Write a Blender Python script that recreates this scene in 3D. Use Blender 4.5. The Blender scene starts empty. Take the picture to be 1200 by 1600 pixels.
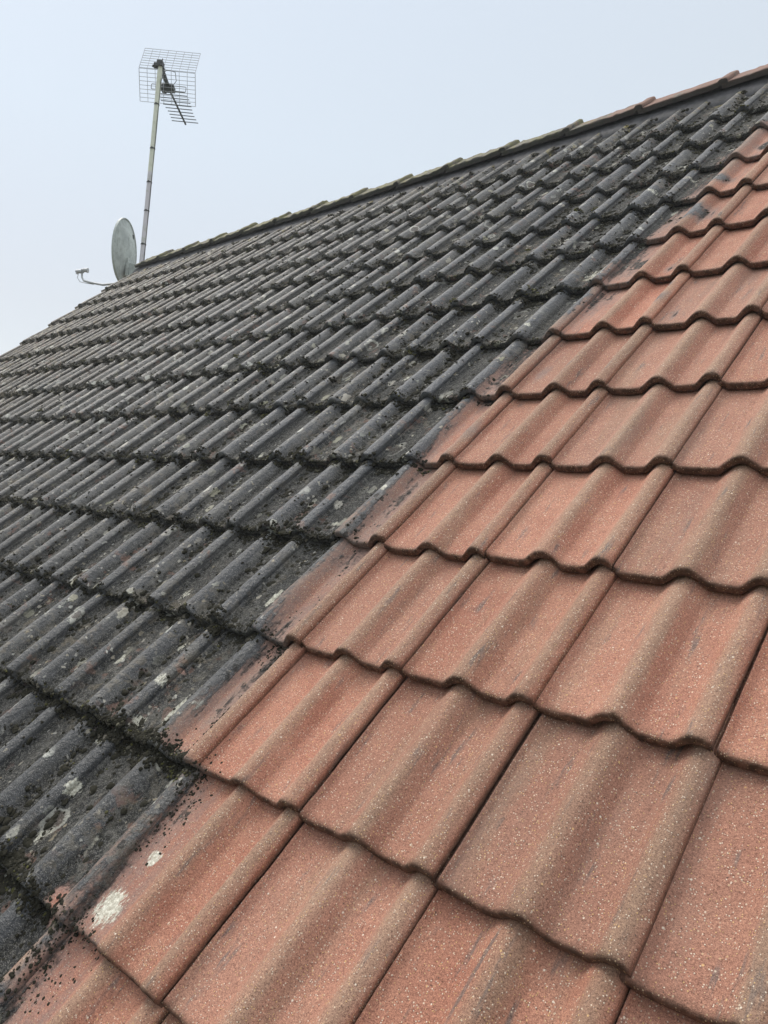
import bpy, math, random
import numpy as np
from mathutils import Matrix, Vector

# ------------------------------------------------------------------ camera, sky, sun, exposure
SC = bpy.context.scene
COL = SC.collection
PITCH = math.radians(43.609)
W, G = 0.30, 0.33734                     # tile cover width, gauge
cam_d = bpy.data.cameras.new('camera')
cam = bpy.data.objects.new('camera', cam_d)
COL.objects.link(cam)
cam_d.sensor_fit = 'VERTICAL'
cam_d.sensor_height = 24.0
cam_d.sensor_width = 18.0
cam_d.lens = 24.0 * 1205.8 / 1600.0
cam_d.clip_start = 0.05
cam_d.clip_end = 3000
CW = Vector((1.28180, -0.90966, 0.51157))
cam.matrix_world = Matrix(((0.73340, -0.05721, 0.67738, CW.x),
                           (0.67382, -0.07067, -0.73551, CW.y),
                           (0.08994, 0.99586, -0.01328, CW.z),
                           (0, 0, 0, 1)))
SC.camera = cam
SC.render.resolution_x, SC.render.resolution_y = 768, 1024

SUN_DIR = Vector((-0.66, 0.02, 0.75)).normalized()      # towards the sun, behind the cloud
sun_el = math.asin(SUN_DIR.z)
sun_rot = math.atan2(SUN_DIR.x, SUN_DIR.y)
world = bpy.data.worlds.new('World')
SC.world = world
world.use_nodes = True
wn, wl = world.node_tree.nodes, world.node_tree.links
wn.clear()
wo = wn.new('ShaderNodeOutputWorld')
sky = wn.new('ShaderNodeTexSky')
sky.sky_type = 'NISHITA'
sky.sun_disc = False
sky.sun_elevation = sun_el
sky.sun_rotation = sun_rot
sky.dust_density = 0.3
sky.air_density = 1.0
b1 = wn.new('ShaderNodeBackground')
b1.inputs[1].default_value = 0.05
wl.new(sky.outputs[0], b1.inputs[0])
tc = wn.new('ShaderNodeTexCoord')
sx = wn.new('ShaderNodeSeparateXYZ')
wl.new(tc.outputs['Generated'], sx.inputs[0])
rp = wn.new('ShaderNodeValToRGB')        # overcast: whitish towards the horizon, pale blue above
SKY = [(0.0, (.55, .50, .46)), (0.22, (.56, .53, .48)), (0.42, (.61, .64, .63)), (0.62, (.62, .66, .68)), (1.0, (2.1, 2.06, 1.98))]
for k, (pos, c) in enumerate(SKY):
    e = rp.color_ramp.elements[0] if k == 0 else (rp.color_ramp.elements[-1] if k == 4 else rp.color_ramp.elements.new(pos))
    e.position = pos
    e.color = (c[0] / 2.1, c[1] / 2.1, c[2] / 2.1, 1)
wl.new(sx.outputs[2], rp.inputs[0])
b2 = wn.new('ShaderNodeBackground')
b2.inputs[1].default_value = 2.1
wl.new(rp.outputs[0], b2.inputs[0])
ad = wn.new('ShaderNodeAddShader')
wl.new(b1.outputs[0], ad.inputs[0])
wl.new(b2.outputs[0], ad.inputs[1])
wl.new(ad.outputs[0], wo.inputs[0])

sd = bpy.data.lights.new('sun', 'SUN')
sd.energy = 2.3
sd.angle = math.radians(26)
sd.color = (1.0, 0.93, 0.83)
so = bpy.data.objects.new('sun', sd)
COL.objects.link(so)
so.rotation_euler = SUN_DIR.to_track_quat('Z', 'Y').to_euler()
so.location = (-5, 0, 12)

SC.view_settings.view_transform = 'Standard'
SC.view_settings.look = 'None'
SC.view_settings.exposure = 0.0
SC.view_settings.gamma = 1.0

# ------------------------------------------------------------------ frames, noise
CP, SP = math.cos(PITCH), math.sin(PITCH)
def r2w(P):
    P = np.asarray(P, float)
    x, s, n = P[..., 0], P[..., 1], P[..., 2]
    return np.stack([x, s * CP - n * SP, s * SP + n * CP], -1)
MW = np.array(cam.matrix_world)
def project(Pw):
    v = (np.asarray(Pw) - MW[:3, 3]) @ MW[:3, :3]
    z = np.minimum(v[..., 2], -0.05)
    return np.stack([600 - v[..., 0] / z * 1205.8, 800 + v[..., 1] / z * 1205.8, -v[..., 2]], -1)

def hash3(ix, iy, iz, seed):
    h = (ix * 374761393 + iy * 668265263 + iz * 2147483647 + seed * 1274126177) & 0xffffffff
    h = ((h ^ (h >> 13)) * 1274126177) & 0xffffffff
    h = ((h ^ (h >> 16)) * 2246822519) & 0xffffffff
    return ((h ^ (h >> 15)) & 0xffffff) / float(0xffffff)
def vnoise(P, f, seed=0):
    q = np.asarray(P, float) * f
    i = np.floor(q).astype(np.int64)
    t = q - i
    t = t * t * (3 - 2 * t)
    r = 0
    for dx in (0, 1):
        for dy in (0, 1):
            for dz in (0, 1):
                w = (t[..., 0] if dx else 1 - t[..., 0]) * (t[..., 1] if dy else 1 - t[..., 1]) * (t[..., 2] if dz else 1 - t[..., 2])
                r = r + w * hash3(i[..., 0] + dx, i[..., 1] + dy, i[..., 2] + dz, seed)
    return r * 2 - 1

# ------------------------------------------------------------------ material helpers
class NT:
    def __init__(self, name):
        self.m = bpy.data.materials.new(name)
        self.m.use_nodes = True
        self.t = self.m.node_tree
        self.t.nodes.clear()
        self.out = self.t.nodes.new('ShaderNodeOutputMaterial')
        self.b = self.t.nodes.new('ShaderNodeBsdfPrincipled')
        self.t.links.new(self.b.outputs[0], self.out.inputs[0])
        self.b.inputs['Roughness'].default_value = 0.85
    def set(self, inp, v):
        if hasattr(v, 'links') or isinstance(v, bpy.types.NodeSocket):
            self.t.links.new(v, inp)
        elif isinstance(v, (tuple, list)) and len(v) == 3 and inp.type == 'RGBA':
            inp.default_value = (*v, 1)
        else:
            inp.default_value = v
    def math(self, op, a, b=0.0, c=None, clamp=False):
        n = self.t.nodes.new('ShaderNodeMath')
        n.operation = op
        n.use_clamp = clamp
        self.set(n.inputs[0], a)
        self.set(n.inputs[1], b)
        if c is not None: self.set(n.inputs[2], c)
        return n.outputs[0]
    def mix(self, f, a, b, mode='MIX'):
        n = self.t.nodes.new('ShaderNodeMix')
        n.data_type = 'RGBA'
        n.blend_type = mode
        n.clamp_factor = True
        self.set(n.inputs[0], f)
        self.set(n.inputs[6], a)
        self.set(n.inputs[7], b)
        return n.outputs[2]
    def step(self, v, lo, hi):
        n = self.t.nodes.new('ShaderNodeMapRange')
        n.interpolation_type = 'SMOOTHSTEP'
        self.set(n.inputs[0], v)
        n.inputs[1].default_value = lo
        n.inputs[2].default_value = hi
        return n.outputs[0]
    def coords(self, scale=(1, 1, 1), base=None):
        n = self.t.nodes.new('ShaderNodeMapping')
        n.inputs['Scale'].default_value = scale
        self.set(n.inputs[0], base)
        return n.outputs[0]
    def roof(self):
        g = self.t.nodes.new('ShaderNodeNewGeometry')
        n = self.t.nodes.new('ShaderNodeMapping')
        n.inputs['Rotation'].default_value = (-PITCH, 0, 0)
        self.set(n.inputs[0], g.outputs['Position'])
        return n.outputs[0]
    def noise(self, co, s, d=2.0, r=0.55, dist=0.0):
        n = self.t.nodes.new('ShaderNodeTexNoise')
        self.set(n.inputs['Vector'], co)
        n.inputs['Scale'].default_value = s
        n.inputs['Detail'].default_value = d
        n.inputs['Roughness'].default_value = r
        n.inputs['Distortion'].default_value = dist
        return n.outputs[0]
    def voro(self, co, s, feat='F1', rnd=1.0):
        n = self.t.nodes.new('ShaderNodeTexVoronoi')
        n.feature = feat
        self.set(n.inputs['Vector'], co)
        n.inputs['Scale'].default_value = s
        n.inputs['Randomness'].default_value = rnd
        return n.outputs['Distance'], n.outputs['Color']
    def attr(self, name):
        n = self.t.nodes.new('ShaderNodeAttribute')
        n.attribute_name = name
        return n.outputs['Fac']
    def sep(self, v):
        n = self.t.nodes.new('ShaderNodeSeparateXYZ')
        self.set(n.inputs[0], v)
        return n.outputs
    def bump(self, h, dist, strength=1.0, prev=None):
        n = self.t.nodes.new('ShaderNodeBump')
        n.inputs['Strength'].default_value = strength
        n.inputs['Distance'].default_value = dist
        self.set(n.inputs['Height'], h)
        if prev is not None: self.set(n.inputs['Normal'], prev)
        return n.outputs[0]

def simple(name, col, rough=0.7, metal=0.0, var=0.25, scale=20, bump=0.0005):
    t = NT(name)
    tcn = t.t.nodes.new('ShaderNodeNewGeometry')
    nz = t.noise(tcn.outputs['Position'], scale, 5)
    dark = tuple(c * (1 - var) for c in col)
    lite = tuple(min(1, c * (1 + var)) for c in col)
    t.set(t.b.inputs['Base Color'], t.mix(t.step(nz, 0.3, 0.7), dark, lite))
    t.b.inputs['Roughness'].default_value = rough
    t.b.inputs['Metallic'].default_value = metal
    if bump: t.set(t.b.inputs['Normal'], t.bump(nz, bump))
    return t.m

# ------------------------------------------------------------------ roof tile concrete, clean red to blackened
def make_tile_mat(name='tile_concrete'):
    t = NT(name)
    P = t.roof()
    xs = t.sep(P)
    st = t.coords((1, 0.16, 1), P)            # streaks run down the slope
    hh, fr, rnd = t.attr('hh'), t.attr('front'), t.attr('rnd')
    dirt, wht = t.attr('dirt'), t.attr('wht')
    # --- clean concrete
    n_big = t.noise(P, 7, 3)
    red = t.mix(t.step(n_big, 0.3, 0.72), (0.405, 0.165, 0.108), (0.50, 0.245, 0.168))
    red = t.mix(t.math('MULTIPLY', rnd, 0.75), red, (0.36, 0.190, 0.138))
    n_st = t.noise(st, 26, 4)
    tan = t.math('MULTIPLY', t.step(t.math('ADD', hh, t.math('MULTIPLY', n_st, 0.9)), 0.95, 1.6), 0.75)
    red = t.mix(tan, red, (0.315, 0.212, 0.148))
    tan2 = t.math('MULTIPLY', t.step(t.noise(st, 13, 3), 0.53, 0.72), 0.5)
    red = t.mix(tan2, red, (0.345, 0.222, 0.155))
    gst = t.math('MULTIPLY', t.step(t.noise(t.coords((1, 0.12, 1), P), 55, 4, 0.6), 0.57, 0.70),
                 t.step(t.noise(P, 8, 2), 0.42, 0.58))
    red = t.mix(t.math('MULTIPLY', gst, 0.68), red, (0.145, 0.135, 0.13))
    rn2 = t.math('FRACT', t.math('MULTIPLY', rnd, 7.31))
    red = t.mix(t.math('MULTIPLY', rn2, 0.8), red, t.mix(1.0, red, (0.74, 0.72, 0.70), 'MULTIPLY'))
    # grains
    g1 = t.noise(P, 620, 2, 0.7)
    red = t.mix(t.step(g1, 0.52, 0.74), red, t.mix(1.0, red, (1.7, 1.75, 1.7), 'MULTIPLY'))
    red = t.mix(t.step(g1, 0.47, 0.29), red, t.mix(1.0, red, (0.38, 0.33, 0.32), 'MULTIPLY'))
    g2 = t.noise(P, 300, 3, 0.75)
    red = t.mix(t.step(g2, 0.53, 0.68), red, t.mix(1.0, red, (1.42, 1.48, 1.46), 'MULTIPLY'))
    red = t.mix(t.step(g2, 0.46, 0.33), red, t.mix(1.0, red, (0.52, 0.47, 0.46), 'MULTIPLY'))
    vd, vc = t.voro(P, 290)
    vs = t.sep(vc)
    grain = t.math('MULTIPLY', t.step(vd, 0.36, 0.24), t.step(vs[0], 0.66, 0.72))
    gcol = t.mix(t.step(vs[1], 0.62, 0.7), (0.86, 0.72, 0.58), (0.74, 0.48, 0.22))
    red = t.mix(t.math('MULTIPLY', grain, 0.8), red, gcol)
    vd4, vc4 = t.voro(P, 105)
    vs4 = t.sep(vc4)
    peb = t.math('MULTIPLY', t.step(vd4, 0.21, 0.13), t.step(vs4[0], 0.90, 0.93))
    red = t.mix(t.math('MULTIPLY', peb, 0.9), red, t.mix(t.step(vs4[1], 0.6, 0.7), (0.80, 0.70, 0.58), (0.66, 0.42, 0.20)))
    vd2, vc2 = t.voro(P, 150)
    vs2 = t.sep(vc2)
    grain2 = t.math('MULTIPLY', t.step(vd2, 0.24, 0.15), t.step(vs2[0], 0.73, 0.79))
    red = t.mix(t.math('MULTIPLY', grain2, 0.9), red, t.mix(vs2[2], (0.70, 0.58, 0.46), (0.52, 0.34, 0.18)))
    dsp = t.math('MULTIPLY', t.step(vd2, 0.22, 0.12), t.step(vs2[1], 0.91, 0.94))
    red = t.mix(t.math('MULTIPLY', dsp, 0.8), red, (0.05, 0.04, 0.035))
    # exposed front edges: algae-brown, deepened with painted crevice shade, yellow aggregate
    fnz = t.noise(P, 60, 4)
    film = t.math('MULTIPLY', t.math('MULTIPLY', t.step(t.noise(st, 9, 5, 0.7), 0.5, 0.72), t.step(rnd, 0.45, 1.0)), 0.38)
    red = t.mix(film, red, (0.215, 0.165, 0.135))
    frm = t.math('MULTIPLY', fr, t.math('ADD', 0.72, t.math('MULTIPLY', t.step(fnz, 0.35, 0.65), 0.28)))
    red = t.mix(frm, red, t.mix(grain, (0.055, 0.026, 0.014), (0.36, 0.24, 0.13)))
    # --- blackened crust
    k1 = t.noise(P, 38, 6, 0.65)
    pan0 = t.step(t.math('ADD', hh, t.math('MULTIPLY', k1, 0.6)), 1.0, 0.40)
    k2 = t.noise(P, 170, 4, 0.7)
    k3 = t.noise(P, 520, 2, 0.7)
    blk = t.mix(t.step(k1, 0.32, 0.7), (0.070, 0.070, 0.070), (0.140, 0.138, 0.134))
    blk = t.mix(t.math('MULTIPLY', rnd, 0.55), blk, (0.150, 0.148, 0.144))
    nearb = t.math('MAXIMUM', t.step(xs[1], 1.6, -0.6), t.math('MULTIPLY', t.step(xs[0], -2.3, -0.5), 0.9))
    blk = t.mix(nearb, blk, t.mix(1.0, blk, (0.47, 0.51, 0.59), 'MULTIPLY'))
    blk = t.mix(t.math('MULTIPLY', t.math('MULTIPLY', t.step(hh, 0.45, 0.95), t.math('MULTIPLY', t.step(xs[1], -0.2, 1.4), t.step(xs[1], 4.3, 2.6))), t.step(xs[0], -5.6, -2.8)), blk, t.mix(1.0, blk, (1.50, 1.54, 1.62), 'MULTIPLY'))
    blk = t.mix(t.step(xs[0], -2.6, -5.2), blk, t.mix(1.0, blk, (0.50, 0.49, 0.47), 'MULTIPLY'))
    k0 = t.noise(P, 75, 6, 0.75)
    blk = t.mix(pan0, blk, t.mix(1.0, blk, (0.38, 0.38, 0.38), 'MULTIPLY'))
    k00 = t.noise(st, 17, 5, 0.7)
    blk = t.mix(t.math('MULTIPLY', t.step(k00, 0.50, 0.66), 0.45), blk, (0.20, 0.195, 0.18))
    brown = t.math('MULTIPLY', t.step(xs[0], -1.0, -5.4), t.step(t.noise(P, 2.5, 3), 0.32, 0.62))
    blk = t.mix(t.math('MULTIPLY', brown, 0.85), blk, (0.080, 0.067, 0.053))
    pan = t.step(t.math('ADD', hh, t.math('MULTIPLY', k1, 0.5)), 0.85, 0.25)   # rough growth in the pans
    blk = t.mix(t.math('MULTIPLY', t.math('MULTIPLY', pan, t.step(k2, 0.48, 0.60)), 0.75), blk, (0.20, 0.195, 0.175))
    blk = t.mix(t.math('MULTIPLY', t.math('ADD', t.math('MULTIPLY', pan, 0.75), 0.15), t.step(k0, 0.53, 0.43)), blk, (0.012, 0.013, 0.010))
    # fine salt-and-pepper
    blk = t.mix(t.math('MULTIPLY', t.step(k3, 0.54, 0.68), 0.8), blk, (0.34, 0.33, 0.31))
    blk = t.mix(t.math('MULTIPLY', t.step(k3, 0.44, 0.32), 0.75), blk, (0.020, 0.020, 0.020))
    # bare pinkish places
    bare = t.math('MULTIPLY', t.step(t.noise(P, 21, 4, 0.6), 0.58, 0.65), t.step(t.noise(P, 3.1, 2), 0.44, 0.60))
    blk = t.mix(t.math('MULTIPLY', bare, 0.62), blk, (0.22, 0.125, 0.095))
    # lichens: crusty rings and specks
    wp = t.t.nodes.new('ShaderNodeVectorMath')
    wp.operation = 'MULTIPLY_ADD'
    nn = t.t.nodes.new('ShaderNodeTexNoise')
    t.set(nn.inputs['Vector'], P)
    nn.inputs['Scale'].default_value = 45
    t.set(wp.inputs[0], nn.outputs['Color'])
    wp.inputs[1].default_value = (0.02, 0.035, 0.02)
    t.set(wp.inputs[2], P)
    PW = wp.outputs[0]
    dens = t.math('MAXIMUM', t.step(t.noise(P, 4.5, 3), 0.38, 0.60), t.math('MULTIPLY', t.step(xs[0], -1.5, -5), 0.8))
    ld, lc = t.voro(t.coords((1, 0.75, 1), PW), 8)
    ls = t.sep(lc)
    edge = t.math('ADD', ld, t.math('MULTIPLY', t.noise(P, 120, 3), 0.10))
    ring = t.math('MULTIPLY', t.step(edge, 0.20, 0.235), t.step(edge, 0.30, 0.26))
    inner = t.step(edge, 0.25, 0.20)
    sel = t.math('MULTIPLY', t.step(ls[0], 0.76, 0.79), dens)
    blk = t.mix(t.math('MULTIPLY', t.math('MULTIPLY', ring, sel), 0.9), blk, (0.56, 0.56, 0.50))
    blk = t.mix(t.math('MULTIPLY', t.math('MULTIPLY', inner, sel), 0.45), blk, (0.19, 0.15, 0.12))
    ld2, lc2 = t.voro(t.coords((1, 0.6, 1), PW), 21)
    ls2 = t.sep(lc2)
    e2 = t.math('ADD', ld2, t.math('MULTIPLY', t.noise(P, 160, 3), 0.22))
    sp = t.math('MULTIPLY', t.math('MULTIPLY', t.step(e2, 0.40, 0.33), t.step(ls2[1], 0.50, 0.55)), dens)
    spc = t.mix(ls2[2], (0.62, 0.63, 0.58), t.mix(ls2[0], (0.36, 0.35, 0.22), (0.62, 0.57, 0.49)))
    blk = t.mix(t.math('MULTIPLY', sp, 0.85), blk, spc)
    ld3, lc3 = t.voro(PW, 62)
    ls3 = t.sep(lc3)
    sp3 = t.math('MULTIPLY', t.math('MULTIPLY', t.step(ld3, 0.34, 0.22), t.step(ls3[1], 0.70, 0.74)), t.step(t.noise(P, 6, 2), 0.38, 0.6))
    blk = t.mix(t.math('MULTIPLY', sp3, 0.8), blk, t.mix(ls3[0], (0.58, 0.58, 0.54), (0.36, 0.30, 0.20)))
    # more, browner and yellower growth far left and along the top courses
    far = t.math('MAXIMUM', t.step(xs[0], -2.6, -5.6), t.math('MULTIPLY', t.step(xs[1], 3.75, 4.05), 0.8))
    cr = t.math('MULTIPLY', t.step(t.noise(P, 27, 5, 0.7), 0.50, 0.57), t.math('MAXIMUM', far, t.math('MULTIPLY', t.step(t.noise(P, 2.2, 3), 0.42, 0.62), 0.45)))
    blk = t.mix(t.math('MULTIPLY', cr, 0.6), blk, t.mix(t.step(t.noise(P, 13, 3), .4, .6), (0.29, 0.235, 0.15), (0.30, 0.285, 0.25)))
    bb = t.math('MULTIPLY', t.step(t.noise(P, 34, 5, 0.7), 0.47, 0.40), far)
    blk = t.mix(t.math('MULTIPLY', bb, 0.8), blk, (0.028, 0.024, 0.019))
    ye = t.math('MULTIPLY', t.step(t.noise(P, 14, 4, 0.65), 0.585, 0.64), t.step(xs[1], 3.8, 4.1))
    blk = t.mix(t.math('MULTIPLY', ye, 0.7), blk, (0.25, 0.21, 0.055))
    # --- combine
    b_big = t.math('MULTIPLY', t.math('SUBTRACT', t.noise(t.coords((1, 0.10, 1), P), 15, 5, 0.7), 0.5), 0.40)
    b_sm = t.math('MULTIPLY', t.math('SUBTRACT', t.noise(P, 75, 5, 0.7), 0.5), 0.14)
    dd = t.math('ADD', t.math('ADD', dirt, b_big), b_sm)
    wash = t.math('MULTIPLY', t.step(dd, -0.13, 0.06), 0.80)
    wcol = t.mix(t.step(k2, 0.4, 0.6), (0.165, 0.15, 0.145), (0.26, 0.215, 0.195))
    base = t.mix(wash, red, wcol)
    full = t.step(dd, -0.005, 0.045)
    base = t.mix(full, base, blk)
    # black spots spilling over the border
    sd_, sc_ = t.voro(PW, 48)
    ss = t.sep(sc_)
    spill = t.math('MULTIPLY', t.step(sd_, 0.40, 0.30), t.math('GREATER_THAN', t.math('ADD', t.math('MULTIPLY', dd, 4.2), ss[0]), 0.86))
    near = t.step(dd, 0.22, 0.0)
    base = t.mix(t.math('MULTIPLY', t.math('MULTIPLY', spill, near), 0.85), base, (0.022, 0.022, 0.020))
    # white smears
    wm = t.step(t.math('ADD', wht, t.math('MULTIPLY', t.math('SUBTRACT', t.noise(t.coords((1, 0.4, 1), P), 130, 5, 0.75), 0.5), 1.5)), 0.52, 0.66)
    wm = t.math('MULTIPLY', wm, t.step(wht, 0.12, 0.3))
    base = t.mix(t.math('MULTIPLY', wm, 0.9), base, t.mix(t.step(k2, .35, .65), (0.42, 0.40, 0.32), (0.80, 0.80, 0.70)))
    t.set(t.b.inputs['Base Color'], base)
    rough = t.mix(full, (0.80, 0.80, 0.80), t.mix(pan, (0.50, 0.50, 0.50), (0.9, 0.9, 0.9)))
    t.set(t.b.inputs['Roughness'], rough)
    t.b.inputs['Specular IOR Level'].default_value = 0.4
    hgt = t.math('ADD', t.math('MULTIPLY', g1, 0.45), t.math('MULTIPLY', grain, 0.35))
    hgt = t.math('ADD', hgt, t.math('MULTIPLY', t.noise(P, 110, 4, 0.6), t.math('ADD', 0.8, t.math('MULTIPLY', full, 2.2))))
    hgt = t.math('ADD', hgt, t.math('MULTIPLY', t.math('MULTIPLY', full, pan), t.math('MULTIPLY', t.math('ADD', k0, k2), 3.2)))
    hgt = t.math('ADD', hgt, t.math('MULTIPLY', t.math('MAXIMUM', t.math('MULTIPLY', ring, sel), sp), t.math('MULTIPLY', full, 0.9)))
    t.set(t.b.inputs['Normal'], t.bump(hgt, 0.0030, 1.0))
    return t.m
M_TILE = make_tile_mat()

def make_ridge_mat():
    t = NT('ridge_concrete')
    P = t.roof()
    x = t.sep(P)[0]
    dirt = t.attr('dirt')
    red = t.mix(t.noise(P, 9, 3), (0.21, 0.115, 0.088), (0.29, 0.175, 0.135))
    g = t.noise(P, 420, 2, 0.7)
    red = t.mix(t.step(g, 0.42, 0.28), red, (0.16, 0.10, 0.08))
    gry = t.mix(t.step(t.noise(P, 40, 5, 0.65), 0.35, 0.65), (0.085, 0.08, 0.07), (0.21, 0.19, 0.15))
    grn = t.mix(t.noise(P, 90, 3), (0.10, 0.105, 0.035), (0.25, 0.23, 0.11))
    m = t.step(t.math('ADD', dirt, t.math('MULTIPLY', t.math('SUBTRACT', t.noise(P, 11, 5, 0.65), 0.5), 1.6)), 0.3, 0.62)
    c = t.mix(m, red, gry)
    m2 = t.math('MULTIPLY', t.step(t.math('ADD', t.noise(P, 16, 5, 0.7), t.math('MULTIPLY', dirt, 0.14)), 0.56, 0.66), t.step(dirt, 0.25, 0.6))
    c = t.mix(t.math('MULTIPLY', m2, 0.8), c, grn)
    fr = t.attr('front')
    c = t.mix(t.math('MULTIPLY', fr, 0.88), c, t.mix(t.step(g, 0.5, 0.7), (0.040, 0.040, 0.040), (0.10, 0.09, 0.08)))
    t.set(t.b.inputs['Base Color'], c)
    t.set(t.b.inputs['Normal'], t.bump(t.math('ADD', t.noise(P, 90, 5, 0.65), t.math('MULTIPLY', g, 0.3)), 0.004))
    return t.m
M_RIDGE = make_ridge_mat()
M_BAND = simple('ridge_mortar', (0.060, 0.059, 0.064), 0.6, var=0.45, scale=26, bump=0.001)
M_FELT = simple('roof_felt', (0.02, 0.02, 0.02), 0.9)

def make_moss_mat():
    t = NT('moss_growth')
    g = t.t.nodes.new('ShaderNodeNewGeometry')
    P = t.roof()
    tint = t.attr('tint')
    n = t.noise(P, 300, 3, 0.7)
    dk = t.mix(n, (0.009, 0.009, 0.006), (0.042, 0.039, 0.027))
    ol = t.mix(n, (0.030, 0.031, 0.011), (0.135, 0.130, 0.045))
    gr = t.mix(n, (0.05, 0.046, 0.038), (0.19, 0.175, 0.145))
    c = t.mix(t.step(tint, 0.62, 0.80), dk, gr)
    c = t.mix(t.step(tint, 0.88, 1.0), c, ol)
    t.set(t.b.inputs['Base Color'], c)
    t.b.inputs['Roughness'].default_value = 0.95
    t.b.inputs['Specular IOR Level'].default_value = 0.2
    t.set(t.b.inputs['Normal'], t.bump(n, 0.0015))
    return t.m
M_MOSS = make_moss_mat()

# ------------------------------------------------------------------ object helpers
def tag(o, label=None, cat=None, group=None, kind=None):
    if label: o['label'] = label
    if cat: o['category'] = cat
    if group: o['group'] = group
    if kind: o['kind'] = kind
    return o
def empty(name, loc):
    o = bpy.data.objects.new(name, None)
    o.empty_display_size = 0.2
    COL.objects.link(o)
    o.location = loc
    return o
def link(name, me, mat, parent=None, world=None):
    o = bpy.data.objects.new(name, me)
    COL.objects.link(o)
    if mat: me.materials.append(mat)
    wm = world or Matrix.Identity(4)
    if parent is not None:
        o.parent = parent
        pw, q = Matrix.Translation(parent.location), parent
        while q.parent is not None:
            q = q.parent
            pw = Matrix.Translation(q.location) @ pw
        o.matrix_parent_inverse = Matrix.Identity(4)
        o.matrix_basis = pw.inverted() @ wm
    else:
        o.matrix_basis = wm
    return o
def mesh_np(name, V, F, attrs=None, smooth=True):
    """V (n,3); F (m,k) array of equal-size faces"""
    me = bpy.data.meshes.new(name)
    V = np.ascontiguousarray(V, np.float32)
    F = np.ascontiguousarray(F, np.int32)
    me.vertices.add(len(V))
    me.vertices.foreach_set('co', V.ravel())
    me.loops.add(F.size)
    me.loops.foreach_set('vertex_index', F.ravel())
    me.polygons.add(len(F))
    me.polygons.foreach_set('loop_start', np.arange(0, F.size, F.shape[1], dtype=np.int32))
    me.polygons.foreach_set('use_smooth', np.full(len(F), smooth))
    me.update(calc_edges=True)
    if attrs:
        for k, a in attrs.items():
            at = me.attributes.new(k, 'FLOAT', 'POINT')
            at.data.foreach_set('value', np.ascontiguousarray(a, np.float32).ravel())
    return me
def grid_faces(r, c, off=0, flip=False):
    i = np.arange((r - 1) * c).reshape(r - 1, c)[:, :-1].ravel()
    q = np.stack([i, i + 1, i + c + 1, i + c], 1) + off
    return q[:, ::-1] if flip else q
class MB:
    """collects tubes, boxes and lathes into one mesh"""
    def __init__(s): s.v, s.f = [], []
    def box(s, c, size, R=None):
        c = Vector(c); n = len(s.v); R = R or Matrix.Identity(3)
        for dx in (-.5, .5):
            for dy in (-.5, .5):
                for dz in (-.5, .5):
                    s.v.append(c + R @ Vector((dx * size[0], dy * size[1], dz * size[2])))
        for q in ((0, 1, 3, 2), (4, 6, 7, 5), (0, 4, 5, 1), (2, 3, 7, 6), (0, 2, 6, 4), (1, 5, 7, 3)):
            s.f.append([n + k for k in q])
        return s
    def tube(s, pts, r, k=10, caps=True):
        pts = [Vector(p) for p in pts]
        rs = r if isinstance(r, (list, tuple)) else [r] * len(pts)
        n0 = len(s.v)
        ref = Vector((0, 0, 1))
        for i, p in enumerate(pts):
            d = (pts[min(i + 1, len(pts) - 1)] - pts[max(i - 1, 0)]).normalized()
            if abs(d.dot(ref)) > 0.95: ref = Vector((1, 0, 0))
            a = d.cross(ref).normalized(); b = d.cross(a)
            for j in range(k):
                t = 2 * math.pi * j / k
                s.v.append(p + (a * math.cos(t) + b * math.sin(t)) * rs[i])
        for i in range(len(pts) - 1):
            for j in range(k):
                s.f.append([n0 + i * k + j, n0 + i * k + (j + 1) % k, n0 + (i + 1) * k + (j + 1) % k, n0 + (i + 1) * k + j])
        if caps:
            s.f.append([n0 + j for j in range(k)][::-1])
            s.f.append([n0 + (len(pts) - 1) * k + j for j in range(k)])
        return s
    def build(s, name, mat, parent=None, smooth=True, bevel=0.0):
        me = bpy.data.meshes.new(name)
        me.from_pydata([tuple(v) for v in s.v], [], s.f)
        me.update()
        if smooth:
            me.polygons.foreach_set('use_smooth', [True] * len(me.polygons))
            me.set_sharp_from_angle(angle=math.radians(35))
        o = link(name, me, mat, parent)
        if bevel:
            m = o.modifiers.new('bevel', 'BEVEL')
            m.width = bevel; m.segments = 2
        return o

# ------------------------------------------------------------------ setting
def make_ground():
    n = 60
    a = np.linspace(-1, 1, n)
    a = np.sign(a) * np.abs(a) ** 2.5 * 900
    X, Y = np.meshgrid(a, a)
    Z = -6.0 + 0.15 * vnoise(np.stack([X, Y, X * 0], -1), 0.05)
    t = NT('grass_ground')
    g = t.t.nodes.new('ShaderNodeNewGeometry')
    nz = t.noise(g.outputs['Position'], 0.6, 6)
    t.set(t.b.inputs['Base Color'], t.mix(t.step(nz, .35, .65), (0.035, 0.055, 0.02), (0.075, 0.085, 0.04)))
    o = link('ground', mesh_np('ground', np.stack([X, Y, Z], -1).reshape(-1, 3), grid_faces(n, n)), t.m)
    o['kind'] = 'structure'
make_ground()

X0, X1 = -6.13, 3.0                       # verges
J0, J1 = -4, 11                           # courses
APEX = np.array([0, 4.355, 0.012])
EAVE_S = J0 * G
house = empty('house', (0, 0, -6.0))
tag(house, 'house with a tiled roof, mossy black at left, scrubbed back to red at right', 'house')

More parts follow.
